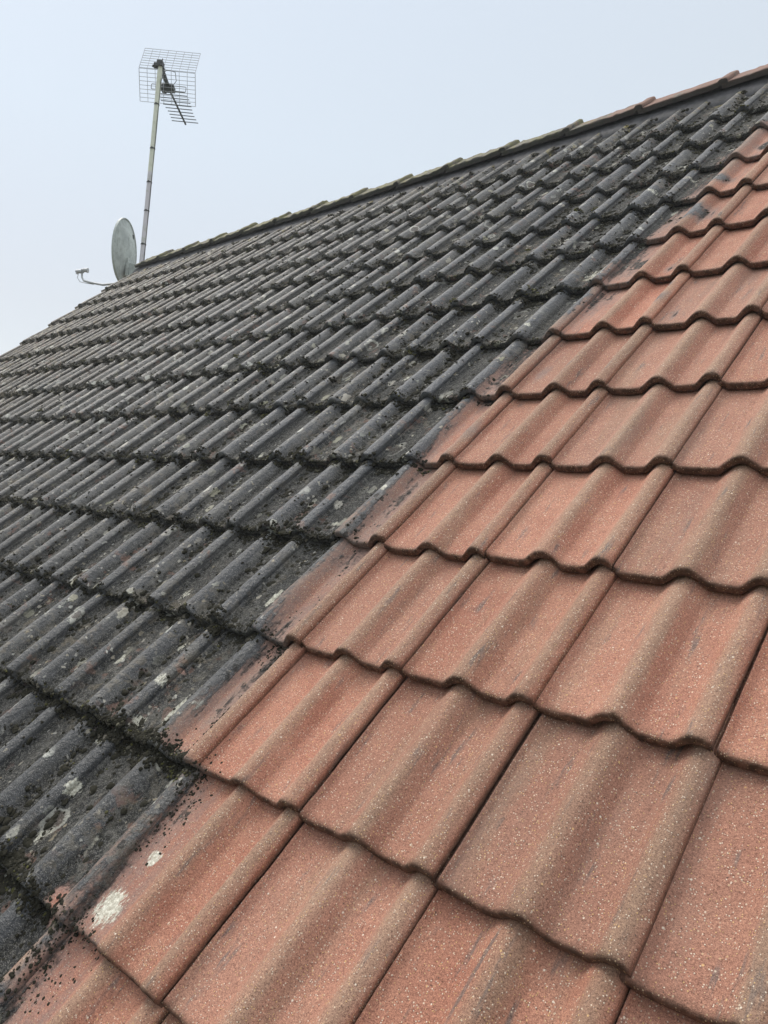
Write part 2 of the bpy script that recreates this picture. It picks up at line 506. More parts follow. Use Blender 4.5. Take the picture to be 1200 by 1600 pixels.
# ------------------------------------------------------------------ tile shape
H, T, TH, LEN = 0.029, 0.0265, 0.0210, 0.437
def lobe(d):
    d = np.clip(np.abs(d), 0, 1)
    return (0.5 + 0.5 * np.cos(math.pi * d)) ** 0.66
def prof(u):
    """height of the tile top above its pans, u = 0..1 across the tile"""
    a = lobe((u - 0.480) / np.where(u < .48, .175, .132))
    b = lobe((u - 0.918) / 0.145)
    c = np.maximum(lobe((u + 0.082) / 0.145) - 0.24, 0)
    return H * np.maximum(np.maximum(a, b), c) - 0.0012 * np.cos((u - 0.2) * 2 * math.pi * 2)
HW = float(prof(np.array([1.0]))[0])
# measured seating of the nearest tiles: (joint, course) -> (dx, ds) metres
SEAT = {(0, 0): (0.003, -0.004), (1, 0): (-0.003, 0.002), (2, 0): (0.001, 0.003), (3, 0): (0.007, 0.002), (3, 1): (-0.003, 0.0),
        (0, 1): (0.002, -0.004), (1, 1): (0.001, -0.004), (2, 1): (0.002, -0.003), (1, -1): (-0.003, 0.002)}
def seat(i, j):
    r = random.Random(i * 971 + j * 31 + 5)
    dx, ds = r.uniform(-.0015, .0015), r.uniform(-.0055, .0055)
    if (i, j) in SEAT: dx, ds = SEAT[(i, j)]
    return dx, ds, r.uniform(-.006, .006), r.uniform(-.0015, .0022), r.random()
# border between blackened and scrubbed tiles, in tile widths, against course
BJ = [-5, -1.4, -1.0, -.9, -.5, -.2, 0.0, .03, .5, .97, 1.0, 1.5, 1.97, 2.0, 2.8, 3.0, 3.7, 3.97, 4.0, 4.8, 4.97, 5.4, 5.8, 6.0, 6.8, 7.0, 7.4, 8.0, 9.2, 9.8, 10.5, 12.5]
BI = [.2, .18, .02, .02, -.02, .03, -.08, -.46, -.44, -.27, -.42, -.46, -.27, -.40, -.34, -.38, -.52, -.48, -.32, -.24, -.22, .02, .14, .0, .14, .12, .20, .26, .34, .44, .6, .8]
BLOB_D = [  # stains on the red side (x in widths, s in courses, radius x, radius s, strength in metres)
    (0.45, 7.5, .42, .40, .15), (.5, 8.35, .25, .25, .10), (.75, 9.4, .25, .3, .10), (.3, 6.45, .3, .3, .07), (.12, 4.4, .12, .3, .05), (-.1, 3.4, .15, .3, .05), (0.9, 5.45, .10, .22, .085), (0.88, 5.75, .08, .12, .07), (1.15, 5.2, .05, .2, .05), (0.55, 10.3, .3, .5, .12),
    (0.05, -.45, .07, .3, .05), (0.7, 6.2, .1, .2, .03), (-.05, -1.2, .1, .25, .06), (-0.2, .02, .2, .06, .10), (0.95, 9.2, .2, .2, .08)]
BLOB_R = [(-.22, -.96, .16, .11), (-.10, -1.25, .16, .16), (-.36, .16, .10, .10), (-1.0, .55, .05, .04), (-.62, 1.93, .05, .04), (-1.45, 1.95, .07, .05), (-.9, -.05, .05, .04)]
BLOB_W = [(-.62, 4.3, .06, .07, .8), (-.5, 5.2, .07, .05, .8), (-.25, 5.85, .09, .05, .75), (-.9, 3.3, .05, .07, .7), (-1.2, 2.6, .05, .1, .75), (-.8, 2.2, .07, .04, .8), (-1.6, 1.7, .05, .12, .75), (-1.9, .5, .05, .1, .75), (-1.3, -.1, .08, .05, .8), (-1.0, -.45, .06, .1, .8), (.1, 7.8, .06, .12, .75), (0.0, 8.7, .1, .06, .7), (.2, 9.6, .08, .1, .7), (-2.9, 3.1, .06, .1, .7), (-3.8, 2.6, .1, .06, .7), (-4.6, 5.1, .12, .08, .8), (-2.6, 5.6, .08, .08, .7), (-1.8, 4.5, .05, .1, .7), (0.16, -.82, .15, .14, .86), (0.16, -.52, .06, .07, .9), (-.72, .27, .035, .17, 1.0), (-.75, 1.35, .05, .14, .9), (-.25, 6.35, .22, .22, .72),
          (-.62, 2.35, .05, .05, .9), (-.60, 3.05, .09, .06, .8), (-.62, -.6, .07, .12, .75), (-.95, .1, .10, .09, .7), (-.9, -.75, .08, .12, .7),
          (-1.35, .75, .05, .10, .7), (-1.05, .42, .07, .08, .75), (-.62, 6.25, .10, .08, .8), (-.47, 8.5, .15, .1, .7), (-.35, 9.3, .12, .12, .7),
          (-2.3, 2.3, .10, .1, .6), (-3.4, 4.0, .08, .1, .6), (-1.85, 1.2, .08, .12, .65), (-.1, 7.6, .06, .25, .6), (-.53, 2.62, .05, .07, .8), (2.82,-.85,.06,.06,.5)]
def dirt_at(x, s):
    i, j = x / W, s / G
    b = np.interp(j, BJ, BI)
    d = (b - i) * W
    for bx, bs, rx, rs, a in BLOB_D:
        q = ((i - bx) / rx) ** 2 + ((j - bs) / rs) ** 2
        ee = np.exp(-q)
        d = np.maximum(d, (a * (1.3 if a > .1 else 1.6) - .085) * ee - .30 * (1 - ee))
    for bx, bs, rx, rs in BLOB_R:
        q = ((i - bx) / rx) ** 2 + ((j - bs) / rs) ** 2
        d = d - (np.maximum(d, 0) + .05) * np.exp(-q) * 1.15
    return np.clip(d, -0.5, 0.5)
def white_at(x, s):
    i, j = x / W, s / G
    w = np.zeros_like(i)
    for bx, bs, rx, rs, a in BLOB_W:
        w = np.maximum(w, a * np.exp(-(((i - bx) / rx) ** 2 + ((j - bs) / rs) ** 2)))
    return w

def tile_arrays(i, j, nx, ns, umin=0.0, extra=0.0, fromx=None):
    """roof-space vertices of tile whose right joint is i, front edge on course j"""
    dx, ds, rot, lift, rnd = seat(i, j)
    u = np.concatenate([[umin], np.linspace(umin + .006, .99, nx), [1.0]])
    v_s = np.concatenate([np.linspace(0.011, 0.30, ns), [0.338, 0.352, LEN]])
    R = 0.0065
    ang = np.linspace(0, math.pi / 2, 5)
    # path (v, dn) : underside -> front face -> rounded nose -> top
    path = [(0.05, -TH), (0.004, -TH), (0.0008, -TH + .003), (0, -TH + .0065)]
    path += [(R - R * math.cos(a), -R + R * math.sin(a)) for a in ang]
    path += [(v, 0) for v in v_s]
    path += [(LEN + .002, -.004), (LEN + .002, -TH)]
    path = np.array(path)
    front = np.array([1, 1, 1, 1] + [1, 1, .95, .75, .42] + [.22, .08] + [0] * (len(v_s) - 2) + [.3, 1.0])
    U, V = np.meshgrid(u, path[:, 0])
    DN = np.repeat(path[:, 1:2], len(u), 1)
    hgt = prof(U)
    n = hgt - HW - T * V / G + DN
    xl = U * W
    hhv = hgt / H
    # side lips: extra columns
    def col(xo, dn, uu, f):
        return xo, n[:, f] + dn
    top = DN > -TH + 0.001
    xR = np.full((len(path), 1), W - 0.0026); nR = n[:, -1:] - np.where(top[:, -1:], .011, 0)
    xr0 = xl[:, -1:] ; xl[:, -1] -= 0.0030
    lip = umin * W
    xL = np.full((len(path), 1), lip + 0.0012 - 0.0022); nL = n[:, :1] - np.where(top[:, :1], .008, 0)
    xL2 = np.full((len(path), 1), lip - (0.02 if umin == 0 else 0.001)); nL2 = n[:, :1] - np.where(top[:, :1], .0125 if umin == 0 else TH, 0)
    X = np.concatenate([xL2, xL, xl, xR], 1)
    N = np.concatenate([nL2, nL, n, nR], 1)
    Vv = np.concatenate([V[:, :1]] * 2 + [V, V[:, :1]], 1)
    HH = np.concatenate([hhv[:, :1]] * 2 + [hhv, hhv[:, -1:]], 1)
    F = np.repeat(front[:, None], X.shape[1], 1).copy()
    F[:, -1] = np.maximum(F[:, -1], 1.0); F[:, 1] = np.maximum(F[:, 1], .7); F[:, 0] = np.maximum(F[:, 0], .9)  # side lips take the dark front tone: shade painted into the joint cracks
    # hand-made irregularity
    Pw = np.stack([X + i * 0.31, Vv + j * 0.37, N], -1)
    wob = vnoise(Pw, 16, 3)
    w2 = vnoise(Pw, 60, 4)
    N = N + wob * 0.0011 + w2 * 0.00045
    nose = np.clip(1 - Vv / 0.02, 0, 1)
    Vv2 = Vv + nose * (vnoise(Pw * [1, 0, 0] + [0, j * .7, i * .9], 22, 5) * 0.0022 + vnoise(Pw, 130, 6) * 0.0008)
    rr_ = random.Random(i * 57 + j * 1013)
    for cx_, pr_ in ((W, .55), (0.0, .2), (rr_.uniform(.05, .25), .3)):
        sz = rr_.uniform(.007, .016)
        if rr_.random() < pr_:
            mk = np.clip(1 - np.hypot(X - cx_, Vv) / sz + vnoise(Pw, 180, 8) * .35, 0, 1) * (Vv < .03)
            Vv2 = Vv2 + mk * rr_.uniform(.004, .008); N = N - mk * rr_.uniform(.002, .005)
    xs = (i - 1) * W + X + dx + rot * (Vv2 - .1)
    ss = j * G + Vv2 + ds - rot * (X - W / 2)
    ns_ = N + lift
    P = np.stack([xs, ss, ns_], -1)
    return P.reshape(-1, 3), HH.ravel(), F.ravel(), rnd, X.shape

def tile_attrs(P, HH, F, rnd):
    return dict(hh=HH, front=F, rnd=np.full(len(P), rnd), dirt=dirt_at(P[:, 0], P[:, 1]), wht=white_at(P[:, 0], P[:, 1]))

cells = []
for j in range(J0, J1 + 1):
    for i in range(-20, 11):
        q = np.array([[[(i - a) * W, (j + b) * G, 0] for a in (0, .5, 1)] for b in (0, .5, 1)]).reshape(-1, 3)
        pp = project(r2w(q))
        ok = pp[:, 2] > .1
        pp = pp[ok]
        area = 0
        if len(pp) >= 4:
            x0, x1 = np.clip([pp[:, 0].min(), pp[:, 0].max()], 0, 1200)
            y0, y1 = np.clip([pp[:, 1].min(), pp[:, 1].max()], 0, 1600)
            area = (x1 - x0) * (y1 - y0)
        cells.append((area, i, j))
cells.sort(reverse=True)
FV, FF, FA, off = [], [], {}, 0
for k, (area, i, j) in enumerate(cells):
    umin = 0.0
    if i == -20: umin = (X0 - (i - 1) * W) / W
    if area > 12000: nx, ns = 96, 70
    elif area > 3000: nx, ns = 64, 36
    elif area > 700: nx, ns = 44, 16
    elif area > 0: nx, ns = 32, 8
    else: nx, ns = 26, 4
    if umin: nx = 16
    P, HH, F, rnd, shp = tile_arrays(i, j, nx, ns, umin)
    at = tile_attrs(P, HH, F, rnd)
    fc = grid_faces(shp[0], shp[1])
    if k < 100:
        org = np.array([(i - .5) * W, j * G, 0.0])
        Wd = r2w(P); ow = r2w(org)
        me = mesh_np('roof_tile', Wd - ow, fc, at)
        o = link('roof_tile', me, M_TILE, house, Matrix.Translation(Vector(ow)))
        dmid = float(dirt_at(np.array([(i - .5) * W]), np.array([(j + .5) * G]))[0])
        if dmid > .12: o['label'] = 'blackened roof tile crusted with lichen and moss'
        elif dmid > -.09: o['label'] = 'roof tile half blackened and half scrubbed red'
        else: o['label'] = 'scrubbed red concrete roof tile'
    else:
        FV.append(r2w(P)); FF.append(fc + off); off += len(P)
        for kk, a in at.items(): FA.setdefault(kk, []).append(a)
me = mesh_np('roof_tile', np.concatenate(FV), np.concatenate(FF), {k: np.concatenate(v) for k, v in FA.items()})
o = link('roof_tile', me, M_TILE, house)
tag(o, kind='stuff', label='the many smaller, farther roof tiles')

# ------------------------------------------------------------------ roof body
def slab(name, pts, thick_dir, mat, parent=house):
    """closed prism from a world polygon and an extrusion vector"""
    n = len(pts)
    v = [Vector(p) for p in pts] + [Vector(p) + Vector(thick_dir) for p in pts]
    f = [list(range(n)), list(range(n, 2 * n))[::-1]] + [[i, i + n, (i + 1) % n + n, (i + 1) % n] for i in range(n)]
    me = bpy.data.meshes.new(name); me.from_pydata([tuple(q) for q in v], [], f); me.update()
    return link(name, me, mat, parent)
w = lambda x, s, n: tuple(r2w([x, s, n]))
nd = Vector(w(0, 0, -0.03))
slab('roof_underlay', [w(X0 + .03, EAVE_S + .03, -.085), w(X1 - .03, EAVE_S + .03, -.085), w(X1 - .03, 4.33, -.085), w(X0 + .03, 4.33, -.085)], nd, M_FELT)
apw = r2w(APEX)
def mirror(P):
    P = np.array(P, float).copy(); P[..., 1] = 2 * apw[1] - P[..., 1]; return P
# back slope: one sheet with the same rolls and steps
V_, F_, A_, off = [], [], {}, 0
for j in range(J0, J1 + 1):
    for i in range(-20, 11):
        umin = (X0 - (i - 1) * W) / W if i == -20 else 0
        P, HH, F, rnd, shp = tile_arrays(i, j, 12 if umin else 18, 2, umin)
        at = tile_attrs(P, HH, F, rnd); at['dirt'] = np.full(len(P), .4); at['wht'] = at['wht'] * 0
        V_.append(mirror(r2w(P))); F_.append(grid_faces(shp[0], shp[1], off, True)); off += len(P)
        for kk, a in at.items(): A_.setdefault(kk, []).append(a)
o = link('back_slope', mesh_np('back_slope', np.concatenate(V_), np.concatenate(F_), {k: np.concatenate(v) for k, v in A_.items()}), M_TILE, house)

# bedding strip between the top course and the ridge
nx = 300
xs_ = np.linspace(X0 + .01, X1 - .01, nx)
rows = []
for s, n in ((4.085, -.056), (4.10, -.036), (4.125, -.024), (4.17, -.013), (4.215, -.006), (4.26, -.012), (4.33, -.03)):
    rows.append(np.stack([xs_, np.full(nx, s), np.full(nx, n)], -1))
Pb = np.stack(rows)
Pb[..., 2] += vnoise(Pb, 9, 9) * .003 + vnoise(Pb, 45, 10) * .0008
link('ridge_bedding', mesh_np('ridge_bedding', r2w(Pb.reshape(-1, 3)), grid_faces(len(rows), nx)), M_BAND, house)
link('ridge_bedding', mesh_np('ridge_bedding', mirror(r2w(Pb.reshape(-1, 3))), grid_faces(len(rows), nx, 0, True)), M_BAND, house)

# ridge tiles: angled caps, each end lipped over the next
LIPX = -0.221
RL = 0.4495
def ridge_tile(k):
    xe = LIPX + RL * k                      # right-hand end, lipped, laid over its neighbour
    xb = xe - RL - .03
    xb = max(xb, X0 - .02)
    r = random.Random(k + 77)
    lift, tilt = r.uniform(-.002, .003), r.uniform(-.003, .003)
    # cross section in the world yz plane relative to the apex, front leg
    A0 = r2w([0, 4.355, .012]); E0 = r2w([0, 4.175, .0315]); nrm = r2w([0, 0, 1])
    leg = (E0 - A0)
    nl = np.cross([1, 0, 0], leg); nl /= np.linalg.norm(nl)
    if nl[2] < 0: nl = -nl
    th = .028
    sec = []                                # outer, from front lower edge over the apex to the back, then inner
    m = lambda p: np.array([p[0], 2 * A0[1] - p[1], p[2]])
    pts = [E0 - nl * th, E0 - nl * (th * .5), E0 - nl * .004 - leg * .0, E0 - leg * .03, ]
    pts += [A0 + leg * t for t in (.8, .6, .4, .2, .07)]
    top = A0 + np.array([0, 0, -.002])
    outer = pts + [top] + [m(p) for p in pts[::-1]]
    inner = [m(E0 - leg * .12 - nl * th), top - np.array([0, 0, th * 1.35]), E0 - leg * .12 - nl * th]
    sec = np.array(outer + inner)
    xl = [xb, xb + .004] + [xb + .02 + q_ * .0235 for q_ in range(int((xe - .06 - xb - .02) / .0235))] + [xe - .050, xe - .045, xe - .040, xe - .028, xe - .012, xe - .004, xe]
    up = [0] * (len(xl) - 7) + [0.001, .005, .009, .0105, .010, .007, .002]
    V, D, Fr = [], [], []
    for xx, uu in zip(xl, up):
        for q, p in enumerate(sec):
            dv = nl if p[1] <= A0[1] else m(nl) * [1, 1, 1] - np.array([0, 2 * A0[1], 0])
            d = np.array(p, float)
            if q < len(outer):
                d = d + (nl if p[1] < A0[1] - 1e-6 else (np.array([0, -nl[1], nl[2]]) if p[1] > A0[1] + 1e-6 else np.array([0, 0, 1.15]))) * (uu + .012 * max(0, (xx - xb) / RL - .1))
            d[2] += lift + tilt * (xx - xb)
            d[0] = xx
            V.append(d)
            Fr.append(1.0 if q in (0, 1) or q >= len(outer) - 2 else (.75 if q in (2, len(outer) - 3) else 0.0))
    V = np.array(V); c = len(sec)
    mossy = np.interp(V[:, 0], [-6, -1.5, -.5, 3], [1.5, 1.1, .5, .4])
    V = V + np.stack([vnoise(V, 30, 11) * .0015, vnoise(V, 25, 12) * .0015, vnoise(V, 22, 13) * .004 * mossy + np.maximum(0, vnoise(V, 45, 14)) * .009 * mossy * (V[:, 2] > E0[2] - .012)], -1)
    F = []
    for a in range(len(xl) - 1):
        for q in range(c):
            F.append([a * c + q, (a + 1) * c + q, (a + 1) * c + (q + 1) % c, a * c + (q + 1) % c])
    me = bpy.data.meshes.new('ridge_tile')
    n = len(V)
    F.append(list(range(c))); F.append(list(range(n - c, n))[::-1])
    ow = np.array([xe - RL / 2, A0[1], A0[2]])
    me.from_pydata((V - ow).tolist(), [], F)
    me.update()
    me.polygons.foreach_set('use_smooth', [True] * len(me.polygons))
    me.set_sharp_from_angle(angle=math.radians(50))
    dirt = np.interp(V[:, 0], [-6, -2.4, -1.6, -1.0, -.6, 3], [1, .95, .75, .55, .28, 0.15])
    for nm, a in (('dirt', dirt), ('front', np.array(Fr))):
        at = me.attributes.new(nm, 'FLOAT', 'POINT'); at.data.foreach_set('value', a.astype(np.float32))
    o = link('ridge_tile', me, M_RIDGE, house, Matrix.Translation(Vector(ow)))
    if xe < -1.3: o['label'] = 'lichened grey ridge tile'
k = 7
while LIPX + RL * k > X1: k -= 1
while LIPX + RL * k > X0 + .12:
    ridge_tile(k); k -= 1

# walls, verges and eaves below
M_BRICK = NT('brick_wall')
_t = M_BRICK
_g = _t.t.nodes.new('ShaderNodeNewGeometry')
_br = _t.t.nodes.new('ShaderNodeTexBrick')
_mp = _t.t.nodes.new('ShaderNodeMapping'); _mp.inputs['Rotation'].default_value = (math.radians(90), 0, math.radians(90))
_t.set(_mp.inputs[0], _g.outputs['Position']); _t.set(_br.inputs['Vector'], _mp.outputs[0])
_br.inputs['Scale'].default_value = 4.4
_br.inputs['Color1'].default_value = (0.24, 0.10, 0.065, 1); _br.inputs['Color2'].default_value = (0.32, 0.15, 0.095, 1); _br.inputs['Mortar'].default_value = (0.35, 0.32, 0.28, 1)
_t.set(_t.b.inputs['Base Color'], _br.outputs[0])
M_BRICK = _t.m
M_WHITE = simple('white_board', (0.62, 0.62, 0.60), 0.5, var=.08, bump=0)
M_GUT = simple('black_plastic', (0.02, 0.02, 0.02), 0.4, var=.2, bump=0)
ye, ze = r2w([0, EAVE_S + .25, -.13])[1:]
yb = 2 * apw[1] - ye
zt = r2w([0, 4.25, -.14])[2]
for xx in (X0 + .06, X1 - .31):
    slab('gable_wall', [(xx, ye, -6), (xx, yb, -6), (xx, yb, ze), (xx, apw[1], zt), (xx, ye, ze)], (.25, 0, 0), M_BRICK)
slab('eave_wall', [(X0 + .31, ye, -6), (X1 - .31, ye, -6), (X1 - .31, ye, ze), (X0 + .31, ye, ze)], (0, .25, 0), M_BRICK)
slab('eave_wall', [(X0 + .31, yb, -6), (X1 - .31, yb, -6), (X1 - .31, yb, ze), (X0 + .31, yb, ze)], (0, -.25, 0), M_BRICK)
for xx in (X0 + .012, X1 - .045):
    slab('bargeboard', [w(xx, EAVE_S, -.075), w(xx, 4.30, -.075), w(xx, 4.30, -.24), w(xx, EAVE_S, -.24)], (.03, 0, 0), M_WHITE)
yf, zf = r2w([0, EAVE_S + .02, -.08])[1:]
slab('fascia', [(X0 + .06, yf, zf), (X1 - .06, yf, zf), (X1 - .06, yf, zf - .2), (X0 + .06, yf, zf - .2)], (0, .02, 0), M_WHITE)
gm = MB()
gm.tube([(X0, yf - .06, zf - .06), (X1, yf - .06, zf - .06)], .055, 14)
gm.build('gutter', M_GUT, house)

# ------------------------------------------------------------------ thin mist
def make_haze():
    m_ = bpy.data.materials.new('haze_air'); m_.use_nodes = True
    nt = m_.node_tree; nt.nodes.clear()
    o_ = nt.nodes.new('ShaderNodeOutputMaterial'); v_ = nt.nodes.new('ShaderNodeVolumePrincipled')
    v_.inputs['Color'].default_value = (0.92, 0.95, 1.0, 1)
    v_.inputs['Density'].default_value = 0.004
    v_.inputs['Anisotropy'].default_value = 0.2
    nt.links.new(v_.outputs[0], o_.inputs['Volume'])
    hb = MB(); hb.box((0, 0, -.45), (60, 60, 13.5))
    o = hb.build('haze', m_, None, smooth=False)
    tag(o, 'thin pale mist in the air over the roof', 'haze', kind='stuff')
make_haze()

# ------------------------------------------------------------------ moss
def surf_n(x, s):
    """height of the tile surface on top at roof point"""
    i = np.ceil(x / W); j = np.floor(s / G)
    u = x / W - (i - 1); v = s - j * G
    return prof(u) - HW - T * v / G
def ico(sub):
    p = (1 + 5 ** .5) / 2
    v = np.array([(-1, p, 0), (1, p, 0), (-1, -p, 0), (1, -p, 0), (0, -1, p), (0, 1, p), (0, -1, -p), (0, 1, -p), (p, 0, -1), (p, 0, 1), (-p, 0, -1), (-p, 0, 1)], float)
    f = [(0, 11, 5), (0, 5, 1), (0, 1, 7), (0, 7, 10), (0, 10, 11), (1, 5, 9), (5, 11, 4), (11, 10, 2), (10, 7, 6), (7, 1, 8), (3, 9, 4), (3, 4, 2), (3, 2, 6), (3, 6, 8), (3, 8, 9), (4, 9, 5), (2, 4, 11), (6, 2, 10), (8, 6, 7), (9, 8, 1)]
    v /= np.linalg.norm(v[0])
    v = list(map(tuple, v))
    for _ in range(sub):
        c = {}
        def mid(a, b):
            k = (min(a, b), max(a, b))
            if k not in c:
                m = np.array(v[a]) + np.array(v[b]); m /= np.linalg.norm(m); v.append(tuple(m)); c[k] = len(v) - 1
            return c[k]
        nf = []
        for a, b, d in f:
            x, y, z = mid(a, b), mid(b, d), mid(d, a)
            nf += [(a, x, z), (b, y, x), (d, z, y), (x, y, z)]
        f = nf
    return np.array(v), np.array(f)
rng = np.random.default_rng(7)
def blobs(P, r, tint, sub, squash=.75):
    """P (m,3) roof space centres"""
    v0, f0 = ico(sub)
    var = []
    for k in range(10):
        d = 1 + .22 * vnoise(v0 + k * 7.7, 1.7, 20 + k) + .10 * vnoise(v0 + k * 3.1, 4, 40 + k)
        var.append(v0 * d[:, None])
    var = np.array(var)
    m = len(P)
    pick = rng.integers(0, 10, m)
    a = rng.uniform(0, 2 * np.pi, m)
    sc = rng.uniform(.75, 1.35, (m, 3)) * np.array([1, 1.1, squash])
    q = var[pick] * sc[:, None, :] * r[:, None, None]
    ca, sa = np.cos(a)[:, None], np.sin(a)[:, None]
    x = q[..., 0] * ca - q[..., 1] * sa
    y = q[..., 0] * sa + q[..., 1] * ca
    q = np.stack([x, y, q[..., 2]], -1) + P[:, None, :]
    F = (f0[None] + (np.arange(m) * len(v0))[:, None, None]).reshape(-1, 3)
    return r2w(q.reshape(-1, 3)), F, np.repeat(tint, len(v0))
def vis_px(x, s):
    p = project(r2w(np.stack([x, s, 0 * x], -1)))
    inside = (p[:, 0] > -120) & (p[:, 0] < 1320) & (p[:, 1] > -100) & (p[:, 1] < 1720)
    return 1205.8 / np.maximum(p[:, 2], .3) * .64, inside     # render px per metre
clP, clR, clT = [], [], []
def scatter(x, s, size, tint, spread, count, flat=.6, lift=0.0):
    far_ = np.clip(np.maximum((-x - 1.2) / 2.5, (s - 1.2) / 2.0), 0, 1)
    tint = np.where((tint < .6) & (rng.random(len(x)) < far_ * .6), rng.uniform(.66, .84, len(x)), tint)
    """clusters of small tufts round each centre"""
    px, ins = vis_px(x, s)
    keep = ins & (dirt_at(x, s) > -.06 - .0 * x)
    x, s, size, tint, px = x[keep], s[keep], size[keep], tint[keep], px[keep]
    clP.append(np.stack([x, s, surf_n(x, s) - size * .15 + lift], -1)); clR.append(np.maximum(size * spread * .85, .5 / px)); clT.append(tint * .6)
    for k in range(count):
        ox = rng.normal(0, 1, len(x)) * size * spread
        os_ = rng.normal(0, 1, len(x)) * size * spread
        X, S = x + ox, s + os_
        dd = np.hypot(ox, os_) / (size * spread + 1e-6)
        rr = np.maximum(size * rng.uniform(.18, .46, len(x)), .55 / px)
        N = surf_n(X, S) + np.maximum(0, 1 - dd * .5) * size * flat * rng.uniform(0, 1, len(x)) + lift
        clP.append(np.stack([X, S, N], -1)); clR.append(rr); clT.append(np.clip(tint + rng.normal(0, .05, len(x)), 0, 1))
def tints(m, g=.12, o=.14):
    u = rng.random(m)
    return np.where(u < o, rng.uniform(.9, 1, m), np.where(u < o + g, rng.uniform(.7, .85, m), rng.uniform(0, .55, m)))
# along the front edges of the black tiles, sitting on the course below
N_ = 0
for j in range(-3, 12):
    m = 2600
    x = rng.uniform(X0 + .02, .42, m)
    dens = .5 + .5 * vnoise(np.stack([x, x * 0 + j * 3.3, x * 0], -1), 3.0, 50)
    d = dirt_at(x, np.full(m, j * G))
    u = (x / W) % 1.0
    k = (rng.random(m) < (.22 + .78 * dens) * np.clip((d + .03) / .1, 0, 1) * np.where(prof(u) > .6 * H, .55, 1.0) * np.where(x < -4.2, .45, .95) * (1.0 if j < 4 else .75))
    x = x[k]
    s = j * G - np.abs(rng.normal(0, .009, len(x))) - .001
    size = rng.uniform(.0035, .010, len(x)) * (.7 + .6 * rng.random(len(x)))
    scatter(x, s, size, tints(len(x)), .95, 6)
    # on the nose of the tile itself
    k2 = rng.random(len(x)) < .65
    scatter(x[k2], np.full(k2.sum(), j * G) + rng.uniform(.002, .02, k2.sum()), size[k2] * .6, tints(k2.sum()), 1.0, 3)
# in the pans, against the right foot of each roll
m = 150000
x = rng.uniform(X0 + .02, .3, m); s = rng.uniform(-3 * G, 4.08, m)
u = (x / W) % 1.0
d = dirt_at(x, s)
foot = np.exp(-((u - .635) / .05) ** 2) + np.exp(-((u - .06) / .05) ** 2) + .22 * (prof(u) < .35 * H)
cl = .5 + .5 * vnoise(np.stack([x, s * .5, x * 0], -1), 7.0, 51)
vv = (s / G) % 1.0
k = rng.random(m) < foot * np.clip(cl * 1.7 - .45, 0, 1) * np.clip((d + .01) / .12, 0, 1) * (.45 + .6 * np.abs(vv - .5) * 2)
x, s = x[k], s[k]
scatter(x, s, rng.uniform(.0026, .0092, len(x)), tints(len(x), .22), 1.2, 3, flat=.35)
# loose specks over everything dark and just past the border
m = 9000
x = rng.uniform(-3.5, .42, m); s = rng.uniform(-3 * G, 4.05, m)
d = dirt_at(x, s)
k = rng.random(m) < np.clip((d + .03) / .12, 0, 1) * .6
scatter(x[k], s[k], rng.uniform(.0012, .0032, k.sum()), tints(k.sum()), 1.6, 2, flat=.2)
# rounder cushions, olive and grey
m = 260
x = rng.uniform(X0 + .1, -.25, m); j = rng.integers(-1, 12, m)
s = j * G - rng.uniform(.0, .03, m) + np.where(rng.random(m) < .35, rng.uniform(0, .2, m), 0)
k = dirt_at(x, s) > .05
x, s = x[k], s[k]
scatter(x, s, rng.uniform(.007, .015, len(x)), np.where(rng.random(len(x)) < .42, .98, .45), .75, 14, flat=.9)
# heavier black-green build-ups where the courses meet, near the border
for cx, cj, n_, ssz in ((-.35, .02, 160, .009), (-.55, .0, 160, .010), (-.85, .02, 170, .010), (-1.15, .0, 120, .009), (-.55, 1.0, 110, .008), (-.95, 1.0, 110, .008), (-1.5, 2.0, 90, .008),
                        (-1.0, 2.0, 80, .008), (-1.0, 6.0, 110, .009), (-1.7, 6.9, 110, .010), (-2.2, 6.0, 80, .009), (-.95, -.95, 120, .009), (-.45, -1.0, 90, .008), (0.02, -.95, 50, .006), (-.05, 0.02, 60, .005),
                        (-.4, 9.0, 70, .009), (-.55, 10.0, 60, .009), (-.15, 8.02, 60, .007), (-.6, 7.0, 60, .008)):
    xx = cx * W + rng.normal(0, .055, n_); s_ = cj * G - .008 + rng.normal(0, .016, n_)
    scatter(xx, s_, rng.uniform(.4, 1.1, n_) * ssz, tints(n_, .05, .10), .8, 4, flat=.7)
# spatter of black tufts on the red tile below the border
for cx, cs, rx, rs, n_ in ((.08, -.35, .05, .22, 420), (.05, -1.2, .12, .12, 500), (-.2, .25, .09, .1, 200), (-.3, .85, .12, .06, 200), (.07, -.15, .05, .06, 200), (-.3, 1.5, .08, .3, 140)):
    xx = (cx + rng.normal(0, rx, n_)) * W; s_ = (cs + rng.normal(0, rs, n_)) * G
    px, ins = vis_px(xx, s_)
    clP.append(np.stack([xx, s_, surf_n(xx, s_)], -1)); clR.append(rng.uniform(.0007, .0019, n_) * rng.choice([1, 1, 1.9], n_)); clT.append(rng.uniform(0, .4, n_))
P = np.concatenate(clP); r = np.concatenate(clR); tn = np.concatenate(clT)
px, ins = vis_px(P[:, 0], P[:, 1])
ok = ins & (P[:, 1] > -3.2 * G) & (P[:, 0] > X0 + .01) & (P[:, 1] < 4.12)
P, r, tn, px = P[ok], r[ok], tn[ok], px[ok]
big = r * px > 2.2
V1, F1, T1 = blobs(P[big], r[big], tn[big], 2, .6)
V2, F2, T2 = blobs(P[~big], r[~big], tn[~big], 1)
print('moss tufts', len(P), 'big', big.sum(), 'faces', len(F1) + len(F2))
mo = link('moss', mesh_np('moss', np.concatenate([V1, V2]), np.concatenate([F1, F2 + len(V1)]), {'tint': np.concatenate([T1, T2])}), M_MOSS)
tag(mo, 'dark green and black moss clumped along the edges of the blackened roof tiles', 'moss', kind='stuff')

